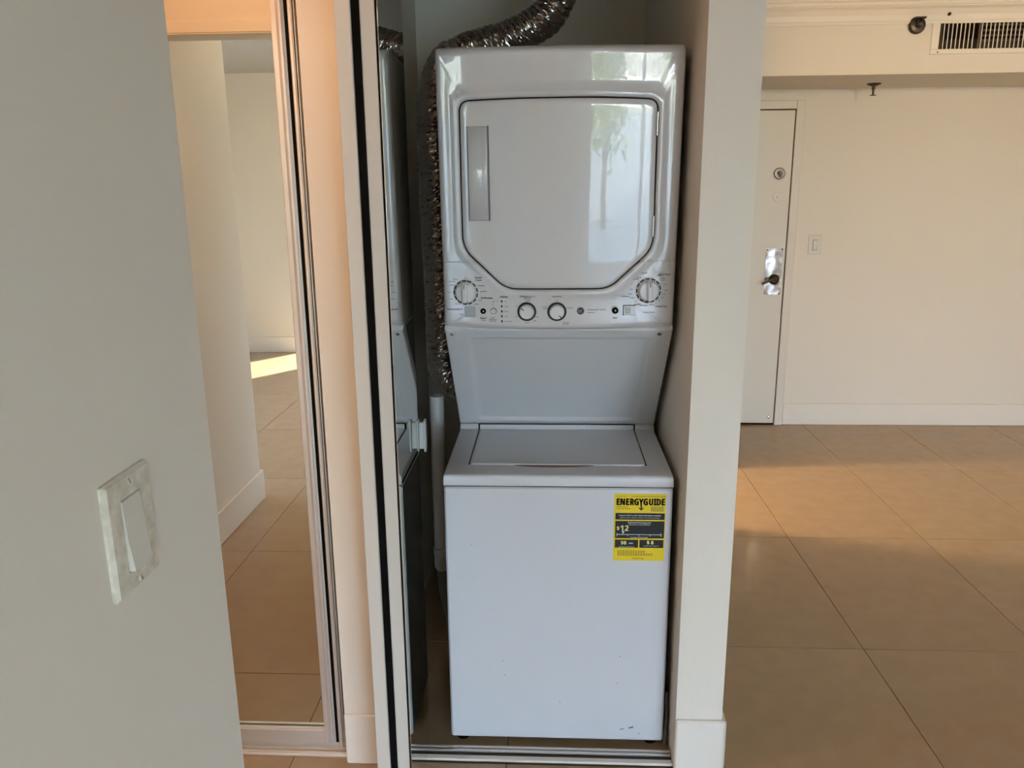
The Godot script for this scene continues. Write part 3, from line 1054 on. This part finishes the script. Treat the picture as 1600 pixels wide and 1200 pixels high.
func sticker() -> void:
	var x0 := 0.1698
	var y0 := 0.7716
	var w := 0.1352
	var h := 0.1911
	var z := 1.9658
	var t := thing("energy_sticker", "yellow energy guide sticker on the washer's upper right front", "sticker", W(x0 + w / 2, y0 - h / 2, z))
	var box := func(st: SurfaceTool, u0: float, u1: float, v0: float, v1: float, lift: float) -> void:
		span(st, x0 + w * u0, x0 + w * u1, y0 - h * v1, y0 - h * v0, z - lift - 0.0002, z - lift + 0.0002)
	var at := func(u: float, v: float, lift: float) -> Vector3: return W(x0 + w * u, y0 - h * v, z - lift)
	var yellow := mat(Color(0.90, 0.80, 0.12), 0.42)
	var st := tool()
	span(st, x0, x0 + w, y0 - h, y0, z - 0.0002, z + 0.0005)
	obj("yellow_sheet", st, yellow, t)
	st = tool()
	for b in [[0.03, 0.985, 0.285, 0.382], [0.03, 0.985, 0.402, 0.660], [0.03, 0.486, 0.682, 0.802], [0.512, 0.978, 0.682, 0.802]]:
		box.call(st, b[0], b[1], b[2], b[3], 0.0003)
	# arrow below the Y
	box.call(st, 0.510, 0.538, 0.16, 0.215, 0.0003)
	var tip: Vector3 = at.call(0.524, 0.248, 0.0005)
	for s in [-1.0, 1.0]:
		var a: Vector3 = at.call(0.524 + s * 0.056, 0.203, 0.0005)
		var b: Vector3 = at.call(0.524 + s * 0.030, 0.203, 0.0005)
		var c: Vector3 = at.call(0.524, 0.222, 0.0005)
		tri(st, a, tip, c, Vector3(0, 0, 1))
		tri(st, a, c, b, Vector3(0, 0, 1))
	obj("black_boxes", st, ink_m, t)
	st = tool()
	lettering(st, "ENERGYGUIDE", 0.0178, at.call(0.51, 0.118, 0.0006), true, HORIZONTAL_ALIGNMENT_CENTER, 0.735)
	for shift in [-0.006, 0.006]:
		lettering(st, "ENERGYGUIDE", 0.0178, at.call(0.51 + shift, 0.118, 0.0006), true, HORIZONTAL_ALIGNMENT_CENTER, 0.735)
		lettering(st, "ENERGYGUIDE", 0.0178, at.call(0.51, 0.118 + shift * 0.5, 0.0006), true, HORIZONTAL_ALIGNMENT_CENTER, 0.735)
	lettering(st, "U.S. Government", 0.0028, at.call(0.12, 0.038, 0.0006), false)
	lettering(st, "Federal law prohibits removal of this label before consumer purchase.", 0.0026, at.call(0.67, 0.038, 0.0006), false, HORIZONTAL_ALIGNMENT_CENTER, 0.8)
	lettering(st, "Clothes Washer", 0.0030, at.call(0.16, 0.19, 0.0006), false)
	lettering(st, "Capacity Class: Standard", 0.0030, at.call(0.18, 0.218, 0.0006), false, HORIZONTAL_ALIGNMENT_CENTER, 0.8)
	lettering(st, "ftc.gov/energy", 0.0034, at.call(0.49, 0.963, 0.0006), false)
	obj("black_print", st, ink_m, t, false)
	st = tool()
	for k in 4:
		for j in 7:
			box.call(st, 0.715 + 0.036 * j, 0.742 + 0.036 * j, 0.188 + 0.019 * k, 0.197 + 0.019 * k, 0.0003)
	for k in 4:
		for j in 14 - (3 if k < 2 else 0):
			box.call(st, 0.085 + 0.05 * j, 0.122 + 0.05 * j, 0.850 + 0.021 * k, 0.858 + 0.021 * k, 0.0003)
	obj("fine_print", st, ink_m, t)
	st = tool()
	lettering(st, "Compare ONLY to other labels with yellow numbers.", 0.0034, at.call(0.505, 0.318, 0.0009), true, HORIZONTAL_ALIGNMENT_CENTER, 0.92)
	lettering(st, "Labels with yellow numbers are based on the same test procedures.", 0.0028, at.call(0.505, 0.352, 0.0009), false, HORIZONTAL_ALIGNMENT_CENTER, 0.88)
	lettering(st, "Estimated Yearly Energy Cost", 0.0036, at.call(0.50, 0.426, 0.0009), true, HORIZONTAL_ALIGNMENT_CENTER, 0.85)
	lettering(st, "(when used with an electric water heater)", 0.0027, at.call(0.50, 0.456, 0.0009), false, HORIZONTAL_ALIGNMENT_CENTER, 0.8)
	lettering(st, "Cost Range of Similar Models", 0.0028, at.call(0.50, 0.645, 0.0009), false, HORIZONTAL_ALIGNMENT_CENTER, 0.9)
	lettering(st, "Estimated Yearly Electricity Use", 0.0026, at.call(0.26, 0.788, 0.0009), false, HORIZONTAL_ALIGNMENT_CENTER, 0.8)
	lettering(st, "Estimated Yearly Energy Cost", 0.0026, at.call(0.74, 0.772, 0.0009), false, HORIZONTAL_ALIGNMENT_CENTER, 0.85)
	lettering(st, "kWh", 0.0038, at.call(0.345, 0.735, 0.0009), true)
	obj("white_print", st, plastic_m, t, false)
	st = tool()
	lettering(st, "$", 0.0105, at.call(0.085, 0.512, 0.0009), true)
	lettering(st, "12", 0.0155, at.call(0.21, 0.508, 0.0009), true)
	lettering(st, "98", 0.0100, at.call(0.20, 0.728, 0.0009), true)
	lettering(st, "$ 8", 0.0100, at.call(0.72, 0.722, 0.0009), true)
	obj("yellow_numbers", st, mat(Color(0.95, 0.92, 0.62), 0.5), t, false)
	st = tool()
	box.call(st, 0.065, 0.930, 0.600, 0.608, 0.0006)
	for u in [0.065, 0.928]:
		box.call(st, u - 0.005, u + 0.005, 0.583, 0.634, 0.0006)
	for u in [0.28, 0.497, 0.713]:
		box.call(st, u - 0.004, u + 0.004, 0.606, 0.630, 0.0006)
	tri(st, at.call(0.155, 0.552, 0.0009), at.call(0.215, 0.552, 0.0009), at.call(0.185, 0.598, 0.0009), Vector3(0, 0, 1))
	obj("cost_scale", st, plastic_m, t)

# ---------------------------------------------------------------- duct, pipe, odds and ends in the closet
func closet_things() -> void:
	var rng := RandomNumberGenerator.new()
	rng.seed = 77
	var slow := FastNoiseLite.new()
	slow.seed = 78
	slow.frequency = 12.0
	var path := smooth_path([W(0.075, 2.56, 2.52), W(0.072, 2.36, 2.51), W(0.052, 2.17, 2.50), W(-0.004, 2.045, 2.50), W(-0.100, 1.986, 2.50), W(-0.195, 1.956, 2.485), W(-0.265, 1.934, 2.455), W(-0.3100, 1.910, 2.43), W(-0.3330, 1.83, 2.415), W(-0.3385, 1.70, 2.41), W(-0.3385, 1.50, 2.41), W(-0.3360, 1.33, 2.41), W(-0.3340, 1.20, 2.415), W(-0.3340, 1.095, 2.42), W(-0.3300, 1.005, 2.42), W(-0.285, 0.955, 2.42), W(-0.21, 0.945, 2.425), W(-0.10, 0.945, 2.43)], 0.0045)
	var st := tool()
	tube(st, path, 0.053, 46, func(s: float, e: Vector3, p: Vector3) -> float:
		var rib := absf(sin(s * PI / 0.0185))
		var q := p + e * 0.053
		var pinch := 0.012 * exp(-pow(p.distance_to(W(-0.31, 1.91, 2.43)) / 0.06, 2.0))
		return 0.0485 - pinch + 0.0034 * rib + rng.randf_range(-0.0014, 0.0014) + 0.004 * slow.get_noise_3dv(q), -1)
	tag(obj("foil_duct", st, foil_m), "crumpled silver foil dryer duct bending over and down beside the dryer", "duct")
	# drain standpipe
	var t := thing("drain_pipe", "grey plastic drain pipe standing left of the washer", "pipe", W(-0.3708, 0.0, 2.50))
	st = tool()
	lathe(st, W(-0.3708, 0.34, 2.50), Vector3.UP, [Vector2(0.0228, 0), Vector2(0.0228, 0.555), Vector2(0.0190, 0.555), Vector2(0.0190, 0.40)], 28)
	obj("standpipe", st, pvc_m, t)
	st = tool()
	lathe(st, W(-0.3708, 0.275, 2.50), Vector3.UP, [Vector2(0.0200, 0), Vector2(0.0255, 0.012), Vector2(0.0262, 0.055), Vector2(0.0285, 0.058), Vector2(0.0285, 0.082), Vector2(0.0230, 0.084)], 28)
	obj("coupling", st, pvc_m, t)
	st = tool()
	tube(st, smooth_path([W(-0.3708, 0.29, 2.50), W(-0.3700, 0.22, 2.50), W(-0.3600, 0.15, 2.50), W(-0.345, 0.08, 2.50), W(-0.345, 0.004, 2.50)], 0.006), 0.018, 18)
	obj("tail_pipe", st, mat(Color(0.40, 0.41, 0.41), 0.5), t)
	# bit of hose in the right corner
	st = tool()
	tube(st, smooth_path([W(0.331, 0.16, 2.00), W(0.3335, 0.10, 1.985), W(0.331, 0.045, 1.975), W(0.329, 0.012, 1.968)], 0.004), 0.0055, 10)
	tag(obj("loose_hose", st, mat(Color(0.36, 0.35, 0.31), 0.6)), "thin grey hose end squeezed between washer and right closet wall", "hose")

	# light switch on the near partition
	t = thing("light_switch", "large cream rocker switch on the grey wall in the left foreground", "light switch", W(-0.39, 1.2505, 0.664))
	st = tool()
	var rings := []
	for k in [[0.0390, 0.0560, 0.0, 0.003], [0.0390, 0.0560, 0.0030, 0.003], [0.0360, 0.0530, 0.0062, 0.003], [0.0180, 0.0350, 0.0066, 0.001], [0.0176, 0.0346, 0.0040, 0.001]]:
		var ring := PackedVector3Array()
		for p in round_corners([[-k[0], -k[1], k[3]], [k[0], -k[1], k[3]], [k[0], k[1], k[3]], [-k[0], k[1], k[3]]], 3):
			ring.append(W(-0.39 + k[2], 1.2505 + p.y, 0.664 + p.x))
		rings.append(ring)
	loft(st, rings, true, Vector3(1, 0, 0), -1)
	var plate := obj("cover_plate", st, stained_m, t)
	st = tool()
	# rocker: two slopes meeting at the middle
	var rk := []
	for k in [[-0.0340, 0.0105], [-0.0330, 0.0118], [-0.004, 0.0082], [0.004, 0.0080], [0.0330, 0.0068], [0.0340, 0.0050]]:
		var ring := PackedVector3Array()
		for z in [-0.0165, -0.0160, 0.0160, 0.0165]:
			ring.append(W(-0.39 + (k[1] if absf(z) < 0.0163 else 0.003), 1.2505 + k[0], 0.664 + z))
		rk.append(ring)
	loft(st, rk, false, Vector3(1, 0, 0), -1)
	quad(st, W(-0.387, 1.2165, 0.648), W(-0.387, 1.2165, 0.680), W(-0.3795, 1.2165, 0.680), W(-0.3795, 1.2165, 0.648), Vector3(0, -1, 0))
	obj("rocker", st, ivory_m, t)
	for y in [1.2985, 1.2025]:
		st = tool()
		lathe(st, W(-0.3838, y, 0.664), Vector3(1, 0, 0), [Vector2(0.0034, 0), Vector2(0.0030, 0.0010), Vector2(0, 0.0014)], 14)
		var sc := obj("screw", st, ivory_m, plate)
		st = tool()
		cbox(st, W(-0.3824, y, 0.664), Vector3(0.0004, 0.0052, 0.0009), 0.0, Basis(Vector3(1, 0, 0), 0.5))
		obj("slot", st, grey_ink_m, plate)

# ---------------------------------------------------------------- entry door wall
func entry_things() -> void:
	# door
	var dn := Node3D.new()
	dn.name = "door_1"
	dn.set_meta("kind", "structure")
	dn.set_meta("label", "off-white entry door with deadbolt and lever beyond the pillar")
	dn.set_meta("category", "door")
	dn.position = W(1.03, 0, DF)
	add_child(dn)
	var st := tool()
	span(st, 0.5775, 1.4838, 0.014, 1.9945, DF - 0.020, DF - 0.002, 0.0015)
	obj("door_slab", st, door_m, dn)
	st = tool()
	span(st, 0.573, 1.4915, 0.0, 2.0020, DF - 0.006, DF + 0.001)
	obj("door_gap", st, black_m, dn)
	st = tool()
	span(st, 1.4905, 1.5420, 0.0005, 2.0505, DF - 0.022, DF, 0.003)
	span(st, 0.522, 0.574, 0.0005, 2.0505, DF - 0.022, DF, 0.003)
	span(st, 0.574, 1.4905, 2.0010, 2.0505, DF - 0.022, DF, 0.003)
	obj("door_frame", st, door_m, dn)
	# deadbolt
	var dz := DF - 0.020
	st = tool()
	lathe(st, W(1.412, 1.6228, dz), Vector3(0, 0, 1), [Vector2(0.036, 0), Vector2(0.036, 0.008), Vector2(0.034, 0.010), Vector2(0.030, 0.008), Vector2(0, 0.008)], 32, -1)
	var bolt := obj("deadbolt", st, chrome_m, dn)
	st = tool()
	cbox(st, W(1.412, 1.6195, dz - 0.022), Vector3(0.013, 0.036, 0.016), 0.003, Basis(Vector3(0, 0, 1), 0.25))
	lathe(st, W(1.412, 1.6228, dz - 0.013), Vector3(0, 0, 1), [Vector2(0.014, 0), Vector2(0.013, 0.006), Vector2(0, 0.007)], 20)
	obj("thumb_turn", st, dark_metal_m, bolt)
	# painted-over viewer
	st = tool()
	lathe(st, W(1.4104, 1.4809, dz), Vector3(0, 0, 1), [Vector2(0.030, 0), Vector2(0.029, 0.0025), Vector2(0.008, 0.003), Vector2(0.006, 0.005), Vector2(0, 0.005)], 28)
	obj("peephole_cover", st, door_m, dn)
	# lock plate and lever
	st = tool()
	span(st, 1.365, 1.470, 0.872, 1.166, dz - 0.0016, dz, 0.0008)
	var plate := obj("lock_plate", st, grain(mat(Color(0.93, 0.92, 0.91), 0.16, 1.0), bumps(256, 0.012, 2, 8.0, 51), 0.2, 3.0), dn)
	for p in [[1.372, 0.880], [1.463, 0.880], [1.372, 1.158], [1.463, 1.158]]:
		st = tool()
		lathe(st, W(p[0], p[1], dz - 0.0016), Vector3(0, 0, 1), [Vector2(0.005, 0), Vector2(0.004, 0.002), Vector2(0, 0.0026)], 12)
		obj("screw", st, dark_metal_m, plate)
	st = tool()
	lathe(st, W(1.4230, 0.9701, dz - 0.001), Vector3(0, 0, 1), [Vector2(0.034, 0), Vector2(0.034, 0.006), Vector2(0.028, 0.014), Vector2(0.016, 0.020), Vector2(0.013, 0.045), Vector2(0, 0.046)], 28)
	tube(st, smooth_path([W(1.425, 0.971, dz - 0.052), W(1.400, 0.972, dz - 0.056), W(1.370, 0.962, dz - 0.056), W(1.350, 0.953, dz - 0.054), W(1.338, 0.944, dz - 0.052)], 0.005), 0.0085, 12)
	obj("lever_handle", st, dark_metal_m, dn)
	st = tool()
	lathe(st, W(1.452, 0.055, dz), Vector3(0, 0, 1), [Vector2(0.010, 0), Vector2(0.008, 0.010), Vector2(0, 0.012)], 16)
	obj("door_stop_stud", st, chrome_m, dn)

	# switch beside the door
	var t := thing("light_switch", "small white switch on the far wall right of the entry door", "light switch", W(1.669, 1.1865, DF))
	st = tool()
	span(st, 1.6285, 1.7095, 1.1245, 1.2485, DF - 0.006, DF, 0.002)
	obj("cover_plate", st, ivory_m, t)
	st = tool()
	span(st, 1.6545, 1.6845, 1.151, 1.217, DF - 0.0065, DF - 0.0055)
	obj("rocker_gap", st, grey_ink_m, t)
	st = tool()
	cbox(st, W(1.6695, 1.1845, DF - 0.0085), Vector3(0.0265, 0.0610, 0.007), 0.0015, Basis(Vector3(1, 0, 0), 0.07))
	obj("rocker", st, ivory_m, t)

	# air grille in the beam
	t = thing("air_grille", "wide air vent grille with upright slats in the beam", "vent", W(2.35, 2.29, 4.54))
	var gx0 := 1.9740
	var gx1 := 2.78
	st = tool()
	for b in [[gx0, gx1, 2.2077, 2.2330], [gx0, gx1, 2.3620, 2.3726], [gx0, gx0 + 0.040, 2.2330, 2.3620], [gx1 - 0.040, gx1, 2.2330, 2.3620]]:
		span(st, b[0], b[1], b[2], b[3], 4.531, 4.541, 0.0025)
	obj("grille_frame", st, trim_m, t)
	# duct running back into the beam, coloured dark to deepen its shade
	st = tool()
	span(st, 2.006, 2.010, 2.229, 2.365, 4.541, 5.05)
	span(st, 2.745, 2.749, 2.229, 2.365, 4.541, 5.05)
	span(st, 2.006, 2.749, 2.229, 2.232, 4.541, 5.05)
	span(st, 2.006, 2.749, 2.362, 2.365, 4.541, 5.05)
	span(st, 2.006, 2.749, 2.229, 2.365, 5.05, 5.054)
	obj("duct_box", st, mat(Color(0.36, 0.34, 0.31), 0.9), t)
	st = tool()
	span(st, 2.019, 2.026, 2.233, 2.362, 4.533, 4.539, 0.001)
	obj("divider", st, dark_metal_m, t)
	st = tool()
	span(st, 2.208, 2.220, 2.233, 2.362, 4.5325, 4.539, 0.001)
	obj("divider", st, dark_metal_m, t)
	for k in 5:
		st = tool()
		span(st, 2.222, gx1 - 0.04, 2.244 + 0.025 * k, 2.252 + 0.025 * k, 4.547, 4.552, 0.0)
		obj("damper_blade", st, mat(Color(0.32, 0.30, 0.27), 0.6), t)
	var sl := tool()
	cbox(sl, Vector3.ZERO, Vector3(0.0042, 0.129, 0.006), 0.001)
	sl.generate_normals()
	var slat_mesh := sl.commit()
	var x := 2.0345
	while x < gx1 - 0.045:
		if absf(x - 2.214) > 0.010:
			var s := MeshInstance3D.new()
			s.name = "slat"
			s.mesh = slat_mesh
			s.material_override = trim_m
			s.position = W(x, 2.2975, 4.5335) - t.position
			t.add_child(s, true)
		x += 0.0212
	st = tool()
	lathe(st, W(2.012, 2.2180, 4.531), Vector3(0, 0, 1), [Vector2(0.004, 0), Vector2(0.003, 0.0015), Vector2(0, 0.002)], 10)
	obj("screw", st, dark_metal_m, t)

	# sprinklers
	t = thing("sidewall_sprinkler", "bronze sprinkler head sticking out of the beam left of the vent", "sprinkler", W(1.893, 2.355, 4.54))
	st = tool()
	lathe(st, W(1.893, 2.350, 4.538), Vector3(0, 0, 1), [Vector2(0.043, 0), Vector2(0.043, 0.010), Vector2(0.036, 0.022), Vector2(0.020, 0.026), Vector2(0, 0.026)], 28)
	obj("escutcheon", st, dark_metal_m, t)
	st = tool()
	lathe(st, W(1.893, 2.350, 4.514), Vector3(0, 0, 1), [Vector2(0.016, 0), Vector2(0.013, 0.022), Vector2(0.008, 0.034), Vector2(0, 0.035)], 18)
	obj("nozzle", st, dark_metal_m, t)
	st = tool()
	span(st, 1.868, 1.924, 2.378, 2.386, 4.495, 4.53, 0.002)
	span(st, 1.880, 1.884, 2.352, 2.380, 4.500, 4.520, 0.001)
	span(st, 1.904, 1.908, 2.352, 2.380, 4.500, 4.520, 0.001)
	obj("deflector", st, dark_metal_m, t)
	st = tool()
	lathe(st, W(2.045, 2.398, 4.526), Vector3(0.2, 0.3, 1), [Vector2(0.008, 0), Vector2(0.008, 0.010), Vector2(0, 0.011)], 12)
	tag(obj("wall_plug", st, mat(Color(0.10, 0.08, 0.07), 0.6)), "tiny dark plug in the crown moulding above the vent", "plug")
	t = thing("pendent_sprinkler", "small sprinkler head hanging under the beam near the door", "sprinkler", W(1.856, 2.1145, 4.94))
	st = tool()
	lathe(st, W(1.856, 2.1145, 4.94), Vector3.DOWN, [Vector2(0, 0), Vector2(0.040, 0), Vector2(0.037, 0.006), Vector2(0.016, 0.014), Vector2(0, 0.014)], 24)
	obj("escutcheon", st, dark_metal_m, t)
	st = tool()
	lathe(st, W(1.856, 2.101, 4.94), Vector3.DOWN, [Vector2(0.010, 0), Vector2(0.010, 0.018), Vector2(0.006, 0.020), Vector2(0.006, 0.050), Vector2(0, 0.051)], 16)
	obj("nozzle", st, dark_metal_m, t)
	st = tool()
	lathe(st, W(1.856, 2.052, 4.94), Vector3.DOWN, [Vector2(0, 0), Vector2(0.018, 0), Vector2(0.018, 0.003), Vector2(0, 0.003)], 20)
	obj("deflector", st, dark_metal_m, t)

# ---------------------------------------------------------------- lamps out of the frame
func lamp(at: Vector3, energy: float, c: Color, radius: float, label: String) -> void:
	var t := thing("ceiling_lamp", label, "lamp", at)
	var st := tool()
	lathe(st, at, Vector3.DOWN, [Vector2(0, 0), Vector2(radius * 1.1, 0), Vector2(radius * 1.1, 0.018), Vector2(radius, 0.022)], 32)
	obj("lamp_base", st, trim_m, t)
	var glow := mat(Color(0.95, 0.93, 0.9), 0.5)
	glow.emission_enabled = true
	glow.emission = c
	glow.emission_energy_multiplier = 1.5
	st = tool()
	lathe(st, at, Vector3.DOWN, [Vector2(radius, 0.020), Vector2(radius * 0.92, 0.05), Vector2(radius * 0.7, 0.075), Vector2(radius * 0.4, 0.088), Vector2(0, 0.092)], 32)
	obj("lamp_shade", st, glow, t)
	var l := OmniLight3D.new()
	l.name = "bulb"
	l.light_color = c
	l.light_energy = energy
	l.light_size = radius
	l.omni_range = 14.0
	l.omni_attenuation = 2.0
	l.shadow_enabled = true
	l.position = Vector3(0, -0.055, 0)
	t.add_child(l)

func hall_lamps() -> void:
	lamp(W(-0.98, H, 1.42), 0.48, Color(1.0, 0.73, 0.53), 0.14, "round warm ceiling lamp in the hall before the mirror doors")
	lamp(W(-0.85, H, -1.7), 2.2, Color(1.0, 0.84, 0.66), 0.16, "added unseen lamp warming the room reflected by the mirror doors")  # added to warm and brighten the mirrored room
	lamp(W(-1.2, H, 4.08), 10.5, Color(1.0, 0.85, 0.64), 0.13, "round warm ceiling lamp in the passage behind the closets")
	spot(W(2.0, 2.16, 2.2), W(1.9, 1.6, DF), 1.2, Color(1.0, 0.88, 0.72), "added unseen spotlight brightening the entry wall, the one nearer the entry door")
	spot(W(3.3, 2.16, 2.2), W(3.0, 1.6, DF), 1.2, Color(1.0, 0.88, 0.72), "added unseen spotlight brightening the entry wall, the one further from the door")

# an unseen spotlight on a short stem, added to brighten the entry wall
func spot(at: Vector3, aim: Vector3, energy: float, c: Color, label: String) -> void:
	var t := thing("added_spotlight", label, "spotlight", Vector3(at.x, H, at.z))
	var dir := (aim - at).normalized()
	var st := tool()
	lathe(st, Vector3(at.x, H, at.z), Vector3.DOWN, [Vector2(0, 0), Vector2(0.06, 0), Vector2(0.06, 0.02), Vector2(0.010, 0.025), Vector2(0.010, H - at.y)], 24)
	obj("ceiling_rose", st, trim_m, t)
	st = tool()
	lathe(st, at - dir * 0.10, dir, [Vector2(0, 0), Vector2(0.05, 0.005), Vector2(0.075, 0.09), Vector2(0.08, 0.14), Vector2(0.075, 0.14), Vector2(0.070, 0.10)], 28)
	obj("lamp_head", st, trim_m, t)
	var glow := mat(Color(0.95, 0.93, 0.9), 0.5)
	glow.emission_enabled = true
	glow.emission = c
	glow.emission_energy_multiplier = 1.5
	st = tool()
	lathe(st, at - dir * 0.10, dir, [Vector2(0.071, 0.115), Vector2(0, 0.118)], 28)
	obj("lamp_lens", st, glow, t)
	var l := SpotLight3D.new()
	l.name = "beam"
	l.light_color = c
	l.light_energy = energy
	l.light_size = 0.07
	l.spot_range = 14.0
	l.spot_attenuation = 2.0
	l.spot_angle = 52.0
	l.spot_angle_attenuation = 1.0
	l.shadow_enabled = true
	t.add_child(l)
	l.look_at_from_position(at + dir * 0.06, aim)

# ---------------------------------------------------------------- outside the windows
func outdoors() -> void:
	var st := tool()
	span(st, -30, 30, -0.4, -0.2, -40, DB - 0.16)
	span(st, -30, XL - 0.16, -0.4, -0.2, DB - 0.16, 10)
	struct("ground", st, mat(Color(0.55, 0.55, 0.48), 0.9), "pale ground outside the windows", "ground")
	var rng := RandomNumberGenerator.new()
	rng.seed = 9
	for b in [[1.6, -7.0, 1.3, 0.8], [4.6, -8.5, 2.2, 1.1], [7.6, -8.0, 1.2, 0.8]]:
		var t := thing("leafy_tree", "green leafy tree seen only as a reflection in the dryer door, %s" % ["nearest the glass door", "the tallest one", "the one furthest right"][[1.6, 4.6, 7.6].find(b[0])], "tree", W(b[0], -0.2, b[1]))
		st = tool()
		lathe(st, W(b[0], -0.2, b[1]), Vector3.UP, [Vector2(0.10, 0), Vector2(0.07, b[2]), Vector2(0.02, b[2] + 0.6)], 12)
		obj("trunk", st, mat(Color(0.36, 0.28, 0.20), 0.9), t)
		st = tool()
		for k in 700:
			var p: Vector3 = Vector3(rng.randfn(), rng.randfn(), rng.randfn()) * b[3] * 0.42 + W(b[0], b[2] + 0.2, b[1])
			var u := Vector3(rng.randfn(), rng.randfn(), rng.randfn()).normalized() * 0.13
			var v := u.cross(Vector3(rng.randfn(), rng.randfn(), rng.randfn())).normalized() * 0.05
			quad(st, p - u, p + v, p + u, p - v, Vector3(0, 1, 0))
		var leaves := obj("foliage", st, mat(Color(0.40, 0.50, 0.20), 0.7), t)
		leaves.set_meta("kind", "stuff")
